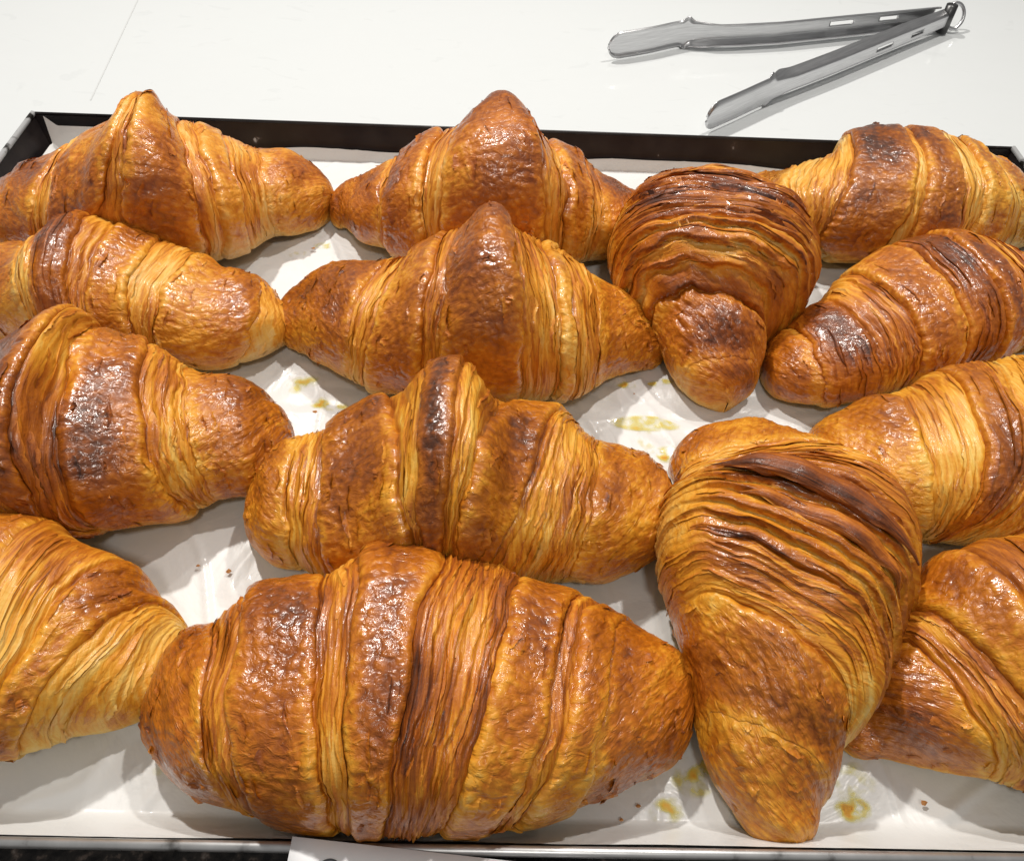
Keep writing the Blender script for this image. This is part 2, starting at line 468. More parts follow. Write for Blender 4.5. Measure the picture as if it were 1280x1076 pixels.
# ---------------------------------------------------------------- croissants
SHAPES = {
    'A': dict(path=[[-0.3084,0.305],[-0.304,0.3093],[-0.2856,0.308],[-0.2705,0.3085],[-0.2546,0.3066],[-0.2397,0.3077],[-0.2249,0.3099],[-0.2131,0.3062],[-0.2045,0.303],[-0.1987,0.3031],[-0.1922,0.3028],[-0.1858,0.3033],[-0.1818,0.304],[-0.1792,0.3075],[-0.1652,0.3181],[-0.1481,0.3265],[-0.1307,0.3309],[-0.1198,0.3322],[-0.1127,0.3268]],
         a=[0.0116,0.0196,0.0268,0.0318,0.0381,0.043,0.0419,0.0405,0.0408,0.0404,0.0405,0.0404,0.0421,0.0423,0.031,0.0275,0.018],
         h=[0.0153,0.0259,0.0353,0.042,0.0502,0.0568,0.0629,0.0728,0.0783,0.0807,0.0802,0.0767,0.0657,0.0558,0.0409,0.0363,0.0238],
         seams=[[0.3127,93.0,0.2819,9.0],[0.3552,90.0,0.3552,18.0],[0.5521,78.0,0.5135,18.0],[0.5753,78.0,0.5483,12.0],[0.6757,120.0,0.6409,-12.0],[0.7181,123.0,0.6718,-15.0],[0.7683,123.0,0.7375,-12.0],[0.8378,126.0,0.834,-6.0]], types='PSPSPSpSP'),
    'B': dict(path=[[-0.1114,0.3245],[-0.1043,0.3332],[-0.0849,0.3242],[-0.0732,0.3224],[-0.0607,0.3197],[-0.045,0.3129],[-0.0356,0.3084],[-0.0291,0.3079],[-0.0226,0.3068],[-0.0149,0.3062],[-0.0076,0.3069],[-0.0014,0.308],[0.0099,0.3132],[0.0303,0.3194],[0.042,0.3191],[0.0567,0.3287],[0.0665,0.3301]],
         a=[0.0139,0.0264,0.0316,0.0414,0.0422,0.0432,0.0436,0.0442,0.0443,0.0439,0.0434,0.0398,0.0343,0.028,0.0181],
         h=[0.0183,0.0349,0.0417,0.0547,0.0634,0.0743,0.0802,0.0831,0.0842,0.0824,0.0773,0.0597,0.0453,0.0369,0.0239],
         seams=[[0.1969,117.0,0.2432,3.0],[0.2162,117.0,0.2741,0.0],[0.3243,120.0,0.4131,-6.0],[0.4093,102.0,0.4517,-12.0],[0.6216,102.0,0.6139,-9.0],[0.7143,117.0,0.6525,-15.0],[0.7992,114.0,0.7181,-15.0],[0.834,111.0,0.7683,-12.0]], types='PSPSPSPSP'),
    'C': dict(path=[[0.1243,0.356],[0.139,0.3645],[0.1483,0.3424],[0.1588,0.3289],[0.1727,0.3312],[0.1928,0.3316],[0.212,0.3326],[0.2332,0.3358],[0.2483,0.3379],[0.265,0.3386],[0.2805,0.3407],[0.2962,0.3475],[0.309,0.3447]],
         a=[0.0126,0.0291,0.0374,0.0415,0.0447,0.0448,0.0411,0.0381,0.0322,0.0236,0.0178],
         h=[0.0166,0.0384,0.0494,0.0547,0.059,0.0592,0.0543,0.0503,0.0425,0.0311,0.0235],
         seams=[[0.1583,105.0,0.251,24.0],[0.332,108.0,0.2934,3.0],[0.4826,99.0,0.4015,0.0],[0.4942,96.0,0.4324,0.0],[0.583,93.0,0.5367,6.0],[0.6602,105.0,0.5869,0.0],[0.7066,99.0,0.6873,-3.0],[0.7259,90.0,0.7683,-9.0]], types='PSBSBSPSP'),
    'D': dict(path=[[-0.2829,0.2387],[-0.2767,0.243],[-0.2579,0.2444],[-0.2441,0.2424],[-0.2375,0.2438],[-0.2295,0.2431],[-0.2157,0.2408],[-0.2014,0.2409],[-0.1851,0.2358],[-0.1665,0.2317],[-0.1477,0.2275],[-0.1341,0.2314],[-0.1259,0.2371],[-0.1192,0.2424]],
         a=[0.0162,0.0257,0.0274,0.0307,0.0323,0.0342,0.0365,0.0328,0.0305,0.0264,0.0252,0.02],
         h=[0.0214,0.034,0.0362,0.0405,0.0484,0.0548,0.0481,0.0433,0.0403,0.0349,0.0333,0.0265],
         seams=[[0.2124,132.0,0.3436,24.0],[0.332,96.0,0.3938,15.0],[0.4208,123.0,0.5058,27.0],[0.4826,123.0,0.5483,24.0],[0.5946,126.0,0.6602,21.0],[0.7066,129.0,0.7066,15.0],[0.9691,129.0,0.8649,0.0]], types='PSDSPSPs'),
    'E': dict(path=[[-0.1229,0.2333],[-0.116,0.237],[-0.1031,0.2376],[-0.0829,0.2311],[-0.069,0.2223],[-0.0587,0.2228],[-0.0446,0.2201],[-0.0337,0.2175],[-0.0284,0.2158],[-0.0248,0.2154],[-0.0199,0.2146],[-0.0147,0.215],[-0.0105,0.2163],[-0.0032,0.2196],[0.0071,0.2242],[0.0199,0.2238],[0.0328,0.2284],[0.0472,0.2303],[0.0583,0.2293],[0.064,0.2218]],
         a=[0.0152,0.0242,0.0309,0.0357,0.0398,0.0426,0.0419,0.0421,0.0423,0.0421,0.0422,0.0422,0.0423,0.0447,0.0388,0.0283,0.021,0.0123],
         h=[0.02,0.032,0.0408,0.0471,0.0525,0.0639,0.0688,0.0775,0.0821,0.0842,0.0828,0.0768,0.066,0.059,0.0512,0.0374,0.0278,0.0162],
         seams=[[0.2471,132.0,0.2703,6.0],[0.3282,123.0,0.3089,0.0],[0.4093,123.0,0.4402,3.0],[0.4479,126.0,0.471,0.0],[0.6023,114.0,0.5869,-9.0],[0.7066,126.0,0.6448,-21.0],[0.7375,126.0,0.6873,-18.0],[0.8147,126.0,0.7761,-21.0]], types='PSPSPSpSP'),
    'F': dict(path=[[0.083,0.3605],[0.0869,0.3553],[0.0926,0.3237],[0.0939,0.2922],[0.0886,0.2624],[0.0879,0.2442],[0.0873,0.2318],[0.0853,0.2248],[0.0858,0.2131],[0.0867,0.2023],[0.0908,0.1905]],
         a=[0.0233,0.0409,0.0487,0.0513,0.0467,0.036,0.0255,0.0231,0.0186],
         h=[0.0233,0.0458,0.0604,0.0698,0.0673,0.0561,0.0409,0.037,0.0279],
         seams=[[0.2239,27.0,0.3012,120.0],[0.2278,9.0,0.583,144.0],[0.5174,9.0,0.583,168.0],[0.6834,18.0,0.7027,165.0],[0.749,6.0,0.7876,162.0],[0.8378,3.0,0.8958,162.0]], types='PWRWRGP'),
    'G': dict(path=[[0.1109,0.2139],[0.1179,0.2126],[0.1311,0.211],[0.1484,0.2185],[0.165,0.228],[0.1837,0.2386],[0.2027,0.2478],[0.2223,0.2547],[0.2418,0.2596],[0.2625,0.2652],[0.2801,0.2677],[0.2843,0.2587]],
         a=[0.0175,0.0247,0.0278,0.0331,0.0364,0.0385,0.0376,0.0316,0.0238,0.0135],
         h=[0.023,0.0326,0.0367,0.0437,0.0481,0.0509,0.0496,0.0417,0.0314,0.0179],
         seams=[[0.0656,135.0,0.0965,6.0],[0.2046,138.0,0.1969,3.0],[0.3166,129.0,0.2741,6.0],[0.4633,138.0,0.3938,0.0],[0.5714,138.0,0.5212,9.0],[0.6332,120.0,0.6062,24.0]], types='PDLPDPS'),
    'I': dict(path=[[-0.2606,0.1593],[-0.252,0.1596],[-0.2311,0.1539],[-0.2156,0.1521],[-0.2018,0.1498],[-0.1898,0.1474],[-0.1812,0.146],[-0.178,0.1472],[-0.1688,0.1487],[-0.1571,0.1515],[-0.1458,0.1502],[-0.1362,0.1523],[-0.1266,0.1554],[-0.1166,0.1556],[-0.1103,0.1608],[-0.1031,0.1592]],
         a=[0.0214,0.0351,0.042,0.0475,0.0479,0.0473,0.0458,0.0429,0.0405,0.0366,0.0308,0.0277,0.0259,0.0166],
         h=[0.0282,0.0463,0.0555,0.0627,0.0718,0.0738,0.0604,0.0566,0.0535,0.0483,0.0406,0.0366,0.0341,0.0219],
         seams=[[0.2239,117.0,0.4517,18.0],[0.2741,117.0,0.4595,6.0],[0.471,123.0,0.5174,3.0],[0.5251,132.0,0.5676,-9.0],[0.6525,138.0,0.7568,-3.0],[0.7568,147.0,0.8108,0.0]], types='PSHSHSP'),
    'J': dict(path=[[-0.114,0.1268],[-0.11,0.128],[-0.0983,0.1267],[-0.0856,0.1236],[-0.0762,0.1244],[-0.065,0.1255],[-0.0549,0.1233],[-0.0457,0.1233],[-0.0392,0.1233],[-0.0325,0.1234],[-0.0262,0.1235],[-0.0209,0.1236],[-0.0132,0.1247],[-0.0035,0.1264],[0.0106,0.1274],[0.0235,0.1255],[0.0355,0.1279],[0.0475,0.1316],[0.0565,0.1365]],
         a=[0.0175,0.0275,0.0302,0.0357,0.0396,0.0402,0.0427,0.0433,0.0434,0.0432,0.0428,0.0398,0.0388,0.0375,0.0318,0.0259,0.0217],
         h=[0.0231,0.0362,0.0398,0.0471,0.0523,0.0579,0.0717,0.0779,0.0798,0.0786,0.0753,0.0573,0.0512,0.0495,0.0419,0.0342,0.0286],
         seams=[[0.1004,144.0,0.1544,3.0],[0.1776,126.0,0.2355,6.0],[0.332,117.0,0.4093,27.0],[0.4093,132.0,0.4208,39.0],[0.5058,123.0,0.4749,39.0],[0.6139,132.0,0.4865,30.0],[0.7375,141.0,0.583,36.0],[0.8378,138.0,0.7375,6.0]], types='PSPSBSHSP'),
    'K': dict(path=[[0.1166,0.1519],[0.1286,0.1525],[0.1416,0.1481],[0.1561,0.1469],[0.1713,0.1489],[0.1865,0.1506],[0.2032,0.1566],[0.2211,0.1635],[0.2464,0.1735],[0.2649,0.1741]],
         a=[0.024,0.0316,0.0355,0.0395,0.0405,0.0399,0.0395,0.0314],
         h=[0.0316,0.0417,0.0469,0.0521,0.0534,0.0526,0.0522,0.0414],
         seams=[[0.2085,150.0,0.2432,3.0],[0.39,132.0,0.2664,-3.0],[0.5521,123.0,0.3398,24.0],[0.749,132.0,0.4247,12.0]], types='PSDSP'),
    'L': dict(path=[[0.0809,0.1702],[0.0833,0.1614],[0.0951,0.1311],[0.0944,0.1121],[0.0908,0.0973],[0.0879,0.0836],[0.0855,0.0696],[0.0843,0.0561],[0.0809,0.0444],[0.076,0.0333],[0.0761,0.0234],[0.0775,0.0145],[0.078,0.0041]],
         a=[0.024,0.0436,0.0473,0.0464,0.0443,0.0387,0.0329,0.0282,0.0228,0.0193,0.0137],
         h=[0.0249,0.0489,0.0625,0.0631,0.0603,0.0542,0.0494,0.0439,0.0364,0.0308,0.0205],
         seams=[[0.0116,9.0,0.2008,123.0],[0.0888,-6.0,0.4324,144.0],[0.417,18.0,0.5212,162.0],[0.4981,18.0,0.6332,165.0],[0.6255,6.0,0.7838,135.0],[0.8031,-12.0,0.888,162.0]], types='PLRRLGP'),
    'M': dict(path=[[-0.1294,0.0504],[-0.1247,0.0514],[-0.1107,0.0461],[-0.098,0.0468],[-0.0864,0.0454],[-0.0725,0.0438],[-0.0638,0.0446],[-0.054,0.0475],[-0.039,0.0476],[-0.0268,0.0465],[-0.0123,0.0453],[0.0001,0.0448],[0.015,0.0484],[0.0274,0.0484],[0.0414,0.0469],[0.0489,0.0485],[0.0537,0.0449]],
         a=[0.0186,0.0269,0.0349,0.0381,0.0395,0.0417,0.0456,0.0461,0.0447,0.0416,0.038,0.0346,0.0281,0.0222,0.0181],
         h=[0.0245,0.0355,0.0461,0.0502,0.0521,0.055,0.0601,0.0608,0.059,0.0549,0.0502,0.0456,0.0371,0.0292,0.0239],
         seams=[[0.0811,147.0,0.1969,24.0],[0.1583,141.0,0.2548,6.0],[0.3166,141.0,0.3591,12.0],[0.3938,147.0,0.39,6.0],[0.529,138.0,0.4517,-3.0],[0.6641,132.0,0.5676,3.0],[0.7761,132.0,0.6255,-9.0],[0.8263,150.0,0.6602,-9.0],[0.8726,153.0,0.7568,3.0]], types='PSPSGWPSpP'),
    'N': dict(path=[[-0.2367,0.0725],[-0.2178,0.0675],[-0.1975,0.0648],[-0.1794,0.0628],[-0.1675,0.0605],[-0.1567,0.0611],[-0.1481,0.0615],[-0.1381,0.0587],[-0.1308,0.059],[-0.127,0.0617],[-0.121,0.0602]],
         a=[0.0319,0.0393,0.0419,0.038,0.0341,0.031,0.0238,0.0199,0.015],
         h=[0.0421,0.0519,0.0553,0.0502,0.0451,0.041,0.0315,0.0263,0.0198],
         seams=[[0.5212,135.0,0.5637,45.0],[0.749,132.0,0.5946,3.0],[0.9421,168.0,0.6332,-15.0]], types='PSPs'),
    'O': dict(path=[[0.1065,0.0379],[0.1146,0.0423],[0.1213,0.0468],[0.1316,0.0503],[0.142,0.0533],[0.1513,0.0562],[0.1642,0.0582],[0.1815,0.0606],[0.2012,0.0625],[0.2214,0.0593]],
         a=[0.0078,0.019,0.0269,0.0336,0.041,0.0455,0.0454,0.0375],
         h=[0.0103,0.0251,0.0356,0.0444,0.0542,0.0601,0.06,0.0495],
         seams=[[0.2124,129.0,0.2857,-18.0],[0.2973,120.0,0.4054,-21.0],[0.4479,132.0,0.4208,21.0],[0.6641,144.0,0.5058,39.0]], types='PLPLP'),
}

TYPES = {  # bake, strip, ridge size, gloss, bulge
    'P': (.51, .0, 0, 1.0, .0016), 'p': (.40, .15, 0, .9, .0012), 'G': (.54, .0, 0, 1.0, .0018),
    'S': (.36, 1.0, .0005, .5, -.0004), 's': (.20, .7, .0004, .3, -.0002),
    'B': (.73, .0, 0, 1.0, .0012), 'R': (.42, .55, .0021, .8, .0), 'D': (.66, .4, .0004, .9, .0006), 'H': (.58, .0, 0, 1.0, .0016), 'L': (.44, 1.0, .0006, .6, .0), 'W': (.55, 1.0, .0012, .7, .0006)}


# end-on croissants: the folds swing round and run forward on their right flank (start, end along the spine)
CURVED = {'L': [(.12, .18), (.30, .45), (.40, .58), (.50, .70), (.62, .83), (.82, .92)],
          'F': [(.20, .25), (.40, .48), (.52, .59), (.62, .68), (.78, .83), (.93, .95)]}
# scorched or extra brown patches: position along, angle round, their extents, strength
SCORCH = {'J': [(.455, 88, .018, 34, .27), (.60, 84, .055, 26, .24), (.29, 72, .045, 16, .22), (.30, 118, .03, 12, .3)],
          'C': [(.36, 70, .06, 34, .22), (.52, 96, .02, 26, .30), (.62, 80, .03, 26, .15)],
          'G': [(.17, 84, .06, 34, .12), (.60, 110, .03, 40, .20)],
          'F': [(.45, 45, .10, 16, .28), (.36, 100, .04, 60, .22), (.86, 110, .05, 22, .20)],
          'I': [(.60, 64, .05, 30, .16), (.36, 118, .05, 16, .16)], 'B': [(.52, 85, .09, 34, .12), (.28, 70, .05, 26, .14)],
          'L': [(.74, 90, .05, 26, .16), (.22, 66, .03, 14, .2)], 'M': [(.30, 84, .05, 34, .10), (.47, 70, .05, 34, .16)],
          'K': [(.44, 80, .06, 40, .16)], 'E': [(.46, 80, .05, 34, .10)], 'A': [(.66, 60, .04, 34, .18), (.50, 60, .05, 24, .14)]}


def build_croissant(key, label, hue=(1, 1, 1), seed=1, dark=0.0, center=.5, bands=None, cols=350, rows=215):
    S = SHAPES[key]
    path = np.array(S['path']); A = np.array(S['a']); H = np.array(S['h']); seams = S['seams']; types = S['types']
    n = len(path)
    cum = np.r_[0, np.cumsum(np.linalg.norm(np.diff(path, axis=0), axis=1))]; Ltot = cum[-1]
    M = 400
    us = np.linspace(0, 1, M); cu_ = cum / Ltot
    px = np.interp(us, cu_, path[:, 0]); py = np.interp(us, cu_, path[:, 1])
    aa = gauss(np.interp(us, cu_, np.r_[A[0], A, A[-1]]), .016); hh_ = gauss(np.interp(us, cu_, np.r_[H[0], H, H[-1]]), .014)
    tx = gauss(np.gradient(px), .075); ty = gauss(np.gradient(py), .075)
    ends = px[0], py[0], px[-1], py[-1]; ls = np.linspace(0, 1, M)
    lx = ends[0] * (1 - ls) + ends[2] * ls; ly = ends[1] * (1 - ls) + ends[3] * ls      # smooth about the chord so the tips stay put
    px = lx + gauss(px - lx, .02); py = ly + gauss(py - ly, .02)
    nrm = np.hypot(tx, ty); tx /= nrm; ty /= nrm
    c0 = max(cu_[1] * 1.25, .05); c1 = max((1 - cu_[-2]) * 1.25, .05)
    e0 = np.clip(us / c0, 0, 1); e1 = np.clip((1 - us) / c1, 0, 1)
    cap = np.sqrt(1 - (1 - e0) ** 2 + 1e-9) * np.sqrt(1 - (1 - e1) ** 2 + 1e-9)
    cap = np.clip(cap, .004, 1)
    size = np.max(A) / .045
    # rows
    th = np.radians(np.concatenate([np.linspace(-88, -22, 22, endpoint=False), np.linspace(-22, 150, rows - 36, endpoint=False), np.linspace(150, 268, 14)]))
    nr = len(th)
    thd = np.degrees(th)
    # seams in u at every angle
    g = np.clip((np.clip(thd, -20, 185) - 0) / 120.0, -.17, 1.55)
    sl = []
    for (ut, tt, uf, tf) in seams:
        if abs(tt - tf) < 35: sl_ = (ut - uf) / 120 * 120 / 120
        k = (ut - uf) / max(abs(tt - tf), 60) * np.sign(tt - tf + 1e-6)
        k = np.clip(k, -.004, .004)
        mid = (tt + tf) / 2; um = (ut + uf) / 2
        sl.append((um + k * (0 - mid), um + k * (120 - mid)))
    if key in CURVED: sl = [(a_, b_) for a_, b_ in CURVED[key]]
    sl = np.array(sl)
    edge = np.zeros((len(seams) + 2, nr))
    edge[-1] = 1
    prev = np.zeros(nr)
    for i, (u0, u1) in enumerate(sl):
        e = u0 + (u1 - u0) * g
        if key in CURVED: e = u0 + (u1 - u0) * (np.clip(thd - 35, 0, 130) / 115) ** 1.35
        e = e + .010 * perlin(thd / 26 + i * 7.7, thd * 0 + seed, seed + i) + .003 * perlin(thd / 6 + i * 3.7, thd * 0 + seed, seed + i + 50)
        e = np.maximum(e, prev + .016)
        edge[i + 1] = e; prev = e
    # keep inside the end
    nb = len(seams) + 1
    lim_ = 1 - .016 * (nb - np.arange(nb + 1))
    for i in range(nb, 0, -1):
        edge[i] = np.minimum(edge[i], lim_[i])
    types = (types + 'P' * nb)[:nb]
    wid = np.array([np.mean(edge[i + 1][20:-14] - edge[i][20:-14]) for i in range(nb)])
    cnt = np.maximum(6, (cols * wid / wid.sum()).astype(int))
    ulist = []; blist = []; bidx = []
    for i in range(nb):
        k = cnt[i]; t = np.linspace(0, 1, k + 1)
        if i == 0: t = 1 - np.cos(t * np.pi / 2)
        if i == nb - 1: t = np.sin(t * np.pi / 2)
        if 0 < i < nb - 1: t = .5 * t + .5 * (1 - np.cos(t * np.pi)) / 2
        tt = t[:-1] if i < nb - 1 else t
        ulist.append(edge[i][None, :] * (1 - tt[:, None]) + edge[i + 1][None, :] * tt[:, None]); blist.append(tt); bidx += [i] * len(tt)
    U = np.vstack(ulist); Bt = np.concatenate(blist); bidx = np.array(bidx)
    U = np.clip(U, 0, 1)
    n_ = U.shape[0]
    # converge shear near both tips
    TH_ = np.broadcast_to(th, U.shape)
    fpx = np.interp(U, us, px); fpy = np.interp(U, us, py); fa0 = np.interp(U, us, aa); fh0 = np.interp(U, us, hh_); fc = np.interp(U, us, cap)
    ftx = np.interp(U, us, tx); fty = np.interp(U, us, ty)
    fa = fa0 * fc; fh = fh0 * fc
    ex = .85
    c_ = np.cos(TH_); s_ = np.sin(TH_)
    cth = np.sign(c_) * np.abs(c_) ** ex; sth = np.sign(s_) * np.abs(s_) ** ex
    zc = .44 * fh + .30 * (fh0 - fh)
    z = zc + np.where(sth > 0, (fh * .56) * sth, np.minimum(zc, fh * .44 + .25 * (fh0 - fh)) * sth)
    base = np.stack([fpx + fty * fa * cth, fpy - ftx * fa * cth, z], -1)
    # arc coords in cm
    scm = U * Ltot * 100
    dv_ = np.linalg.norm(np.diff(base, axis=1), axis=2).mean(0)
    arc = np.r_[0, np.cumsum(dv_)] * 100
    ARC = np.broadcast_to(arc, U.shape) * (.25 + .75 * np.clip(fa / fa.max() * 1.3, 0, 1)) + key_off(key)
    # normals
    du = np.gradient(base, axis=0); dw = np.gradient(base, axis=1)
    nn = np.cross(du, dw); ln = np.linalg.norm(nn, axis=2, keepdims=True); nn = nn / np.maximum(ln, 1e-12)
    cen = np.stack([fpx, fpy, fh0 * .44], -1)
    if ((nn * (base - cen)).sum(-1)).mean() < 0: nn = -nn
    # displacement ---------------------------------------------------
    SC = scm + 17.0 * seed
    D = np.zeros(U.shape); bake = np.zeros(U.shape); strip = np.zeros(U.shape); gloss = np.zeros(U.shape); rel = np.full(U.shape, .45)
    warp = perlin(SC * .5, ARC * .5, seed + 5)
    wr = fbm(SC * 1.7 + warp * 1.2, ARC * 3.6 + warp * 1.4, seed + 11, 2)
    wr2 = 1 - 2 * np.abs(fbm(SC * 1.3 + warp, ARC * 2.7 - warp, seed + 21, 2))
    f1, f2 = worley(SC * 1.25 + .5 * warp + .3 * perlin(SC * 3, ARC * 3, seed), ARC * 1.8 + .5 * warp, seed + 31)
    bl = sstep(0.0, .5, f2 - f1)
    patch = sstep(-.15, .35, perlin(SC * .35, ARC * .35, seed + 41))
    for i in range(nb):
        m_ = bidx == i
        ty_ = types[i]; bk, st, rg, gl, bu = TYPES[ty_]
        t = Bt[m_][:, None]; w_ = wid[i] * Ltot
        out = 1 if (sl[min(i, len(sl) - 1)].mean() + (sl[i - 1].mean() if i > 0 else 0)) / 2 > center else -1
        tt = t if out > 0 else 1 - t      # 0 inner edge -> 1 outer edge
        prof = np.sqrt(np.clip(1 - (2 * t - 1) ** 6, 0, 1))
        if i == 0: prof = 1 - sstep(.62, 1.0, t)
        if i == nb - 1: prof = sstep(0, .38, t)
        if key in CURVED and i == nb - 1: prof = np.ones_like(t) * .75
        if key in CURVED and i == nb - 2: prof = np.where(t > .5, .75 + .25 * sstep(0, 1, (1 - t) * 2), prof)
        k = min(1.0, w_ / .014)
        d = bu * prof * (.6 + .4 * k)
        if st > .5:
            nrdg = max(2, round(w_ / (.0064 if ty_ == 'R' else .0024 if key == 'M' else .0030)))
            ph = t * nrdg + (.3 if ty_ == 'R' else .55) * perlin(ARC[m_] * .35, t * nrdg * .6 + seed, seed + 60 + i) + .25 * perlin(ARC[m_] * 1.2, t * nrdg, seed + 70 + i)
            fr = ph - np.floor(ph)
            kn = .86 if ty_ in 'RW' else .78
            saw = np.where(fr < kn, fr / kn, (1 - fr) / (1 - kn)) ** .8
            amp = 1.35 * np.clip(perlin(ARC[m_] * .35 + 5, np.floor(ph) * 3.3, seed + 80) + .45, 0, 1) * sstep(.12, .4, (z / np.maximum(fh0, .01))[m_])
            if ty_ == 'R': amp = .65 + .4 * amp
            lw = np.clip((edge[i + 1] - edge[i]) / max(np.max(edge[i + 1] - edge[i]), 1e-6), .65, 1)[None, :] if key in CURVED else 1.0
            d = d + rg * lw * (saw - .5) * 2 * amp
            rel[m_] = rel[m_] * 0 + np.clip(.5 + (saw - .5) * amp, 0, 1)
            # descend from the inner edge to the outer
            d = d + (.0012 * (1 - tt) - .0006) * k
            bkv = bk + .16 * perlin(np.floor(ph) * 5.1, ARC[m_] * .25, seed + 90 + i) * 1.3
            if ty_ == 'R': bkv = bkv + .62 * (saw - .5) * np.clip(amp, 0, 1)
        else:
            d = d + (0 if key in CURVED and i >= nb - 2 else .0008) * sstep(.55, .95, tt) * prof * k * (.5 + patch[m_])
            e_ = np.minimum(t if i else t * 0 + 1, (1 - t) if i < nb - 1 else t * 0 + 1) * w_ / .006
            bkv = bk - .20 * (1 - sstep(0, 1, e_ + .5 * wr[m_]))
        if ty_ in 'PpGDHB':
            ww = (1.0 if ty_ != 'D' else .7) * prof
            d = d + ww * (.00030 * wr2[m_] + .00020 * wr[m_] + .00050 * patch[m_] * (bl[m_] - .5) * .6)
            rel[m_] = np.clip(.45 + .55 * (.8 * wr2[m_] * .5 + .5 * wr[m_] + .4 * patch[m_] * (bl[m_] - .6)), 0, 1)
        D[m_] = d; bake[m_] = bkv; strip[m_] = st; gloss[m_] = gl
        # groove at the seam on either side
    edist = np.full(U.shape, 9.0)
    for i in range(1, nb):
        edist = np.minimum(edist, np.abs(U - edge[i][None, :]) * Ltot + (.0017 if key in CURVED and i == nb - 1 else .0009 if i in (1, nb - 1) else 0))
    D -= .0011 * np.exp(-(edist / .0011) ** 2)
    bake += .10 * np.exp(-(edist / .0012) ** 2)
    # big lumps
    D -= .0009
    D += .0020 * fbm(SC * .33, ARC * .33, seed + 101, 2) + .0007 * perlin(SC * .9, ARC * .9, seed + 103)
    if key in 'LF':
        fl_ = sstep(28, 66, np.broadcast_to(thd, U.shape) + 10 * perlin(SC * .5, ARC * .5, seed + 7)) if key == 'L' else sstep(5, 45, np.broadcast_to(thd, U.shape))
        mid_ = sstep(.10, .22, U) * (1 - sstep(.62, .72, U))
        q_ = 1 - mid_ * (1 - fl_)
        D *= .25 + .75 * q_; bake = bake * q_ + .30 * (1 - q_); strip = strip * (.4 + .6 * q_); rel = rel * q_ + .5 * (1 - q_)
    # local brown pattern
    lum = perlin(SC * .28, ARC * .3, seed + 111)
    bake += .20 * lum + dark
    for (pu, pt, ru, rt, ps) in SCORCH.get(key, []):
        rr2 = ((U - pu) / ru) ** 2 + ((thd[None, :] - pt) / rt) ** 2
        bake += .48 * ps * sstep(.22, .62, np.exp(-.7 * rr2) + .30 * perlin(SC * 1.1, ARC * 1.1, seed + 121) * (rr2 < 6))
    # baked less towards the base and the hidden inner flanks of the dough
    zrel = z / np.maximum(fh0, .01)
    bake -= .40 * (1 - sstep(.10, .50 + .12 * lum, zrel + .05 * wr))
    bake += .06 * sstep(.6, 1, zrel)
    gloss *= sstep(.08, .45, zrel) * (.55 + .45 * sstep(-.5, .2, lum))
    D *= (.35 + .65 * np.clip(fc, 0, 1)) * min(1.1, size) * {'M': .68, 'O': .85, 'I': .85}.get(key, 1.0)
    D *= sstep(-70, -25, np.broadcast_to(thd, U.shape)) * (1 - sstep(200, 250, np.broadcast_to(thd, U.shape)))
    P = base + nn * D[..., None]
    P[..., 2] = np.maximum(P[..., 2] + .0012, .0010)
    root_loc = (float(fpx.mean()), float(fpy.mean()), .0015)
    root = empty('croissant', root_loc, label, 'croissant', 'croissants on the tray')
    UV = np.stack([SC, ARC, np.zeros_like(SC)], -1)
    starts = [int(np.argmax(bidx == i)) for i in range(nb)] + [n_ - 1]
    # orientation check
    va = P[n_ // 2, nr // 2]; ta = P[n_ // 2 + 1, nr // 2] - va; tb = P[n_ // 2, nr // 2 + 1] - va
    flip = float(np.dot(np.cross(ta, tb), nn[n_ // 2, nr // 2])) < 0
    for i in range(nb):
        a_, b_ = starts[i], starts[i + 1] + 1
        nm = 'layered_edge' if types[i] in 'SsLWR' else 'crust_fold'
        if i in (0, nb - 1): nm = 'pointed_end'
        o = grid_obj(nm, P[a_:b_], PASTRY, root, origin=root_loc, flip=flip, uv=UV[a_:b_],
                     attrs=dict(bake=bake[a_:b_], strip=strip[a_:b_], relief=rel[a_:b_], gloss=gloss[a_:b_]))
        o.color = (hue[0], hue[1] * 1.04, hue[2], 1)
    # thin peeling flakes of laminated dough, joined into one countless part
    rg_ = np.random.RandomState(seed)
    FV = []; FF = []; FB = []; FS = []; FUV = []; off = 0
    nfl = 240 if key in 'LMFGJIE' else 150
    wts = np.array([{'S': 3, 's': 1, 'L': 4, 'W': 5, 'R': 4, 'D': 2}.get(t_, .8) for t_ in types]) * np.maximum(wid, .02); wts /= wts.sum()
    j_lo, j_hi = 26, nr - 22
    nw, nl = 4, 12
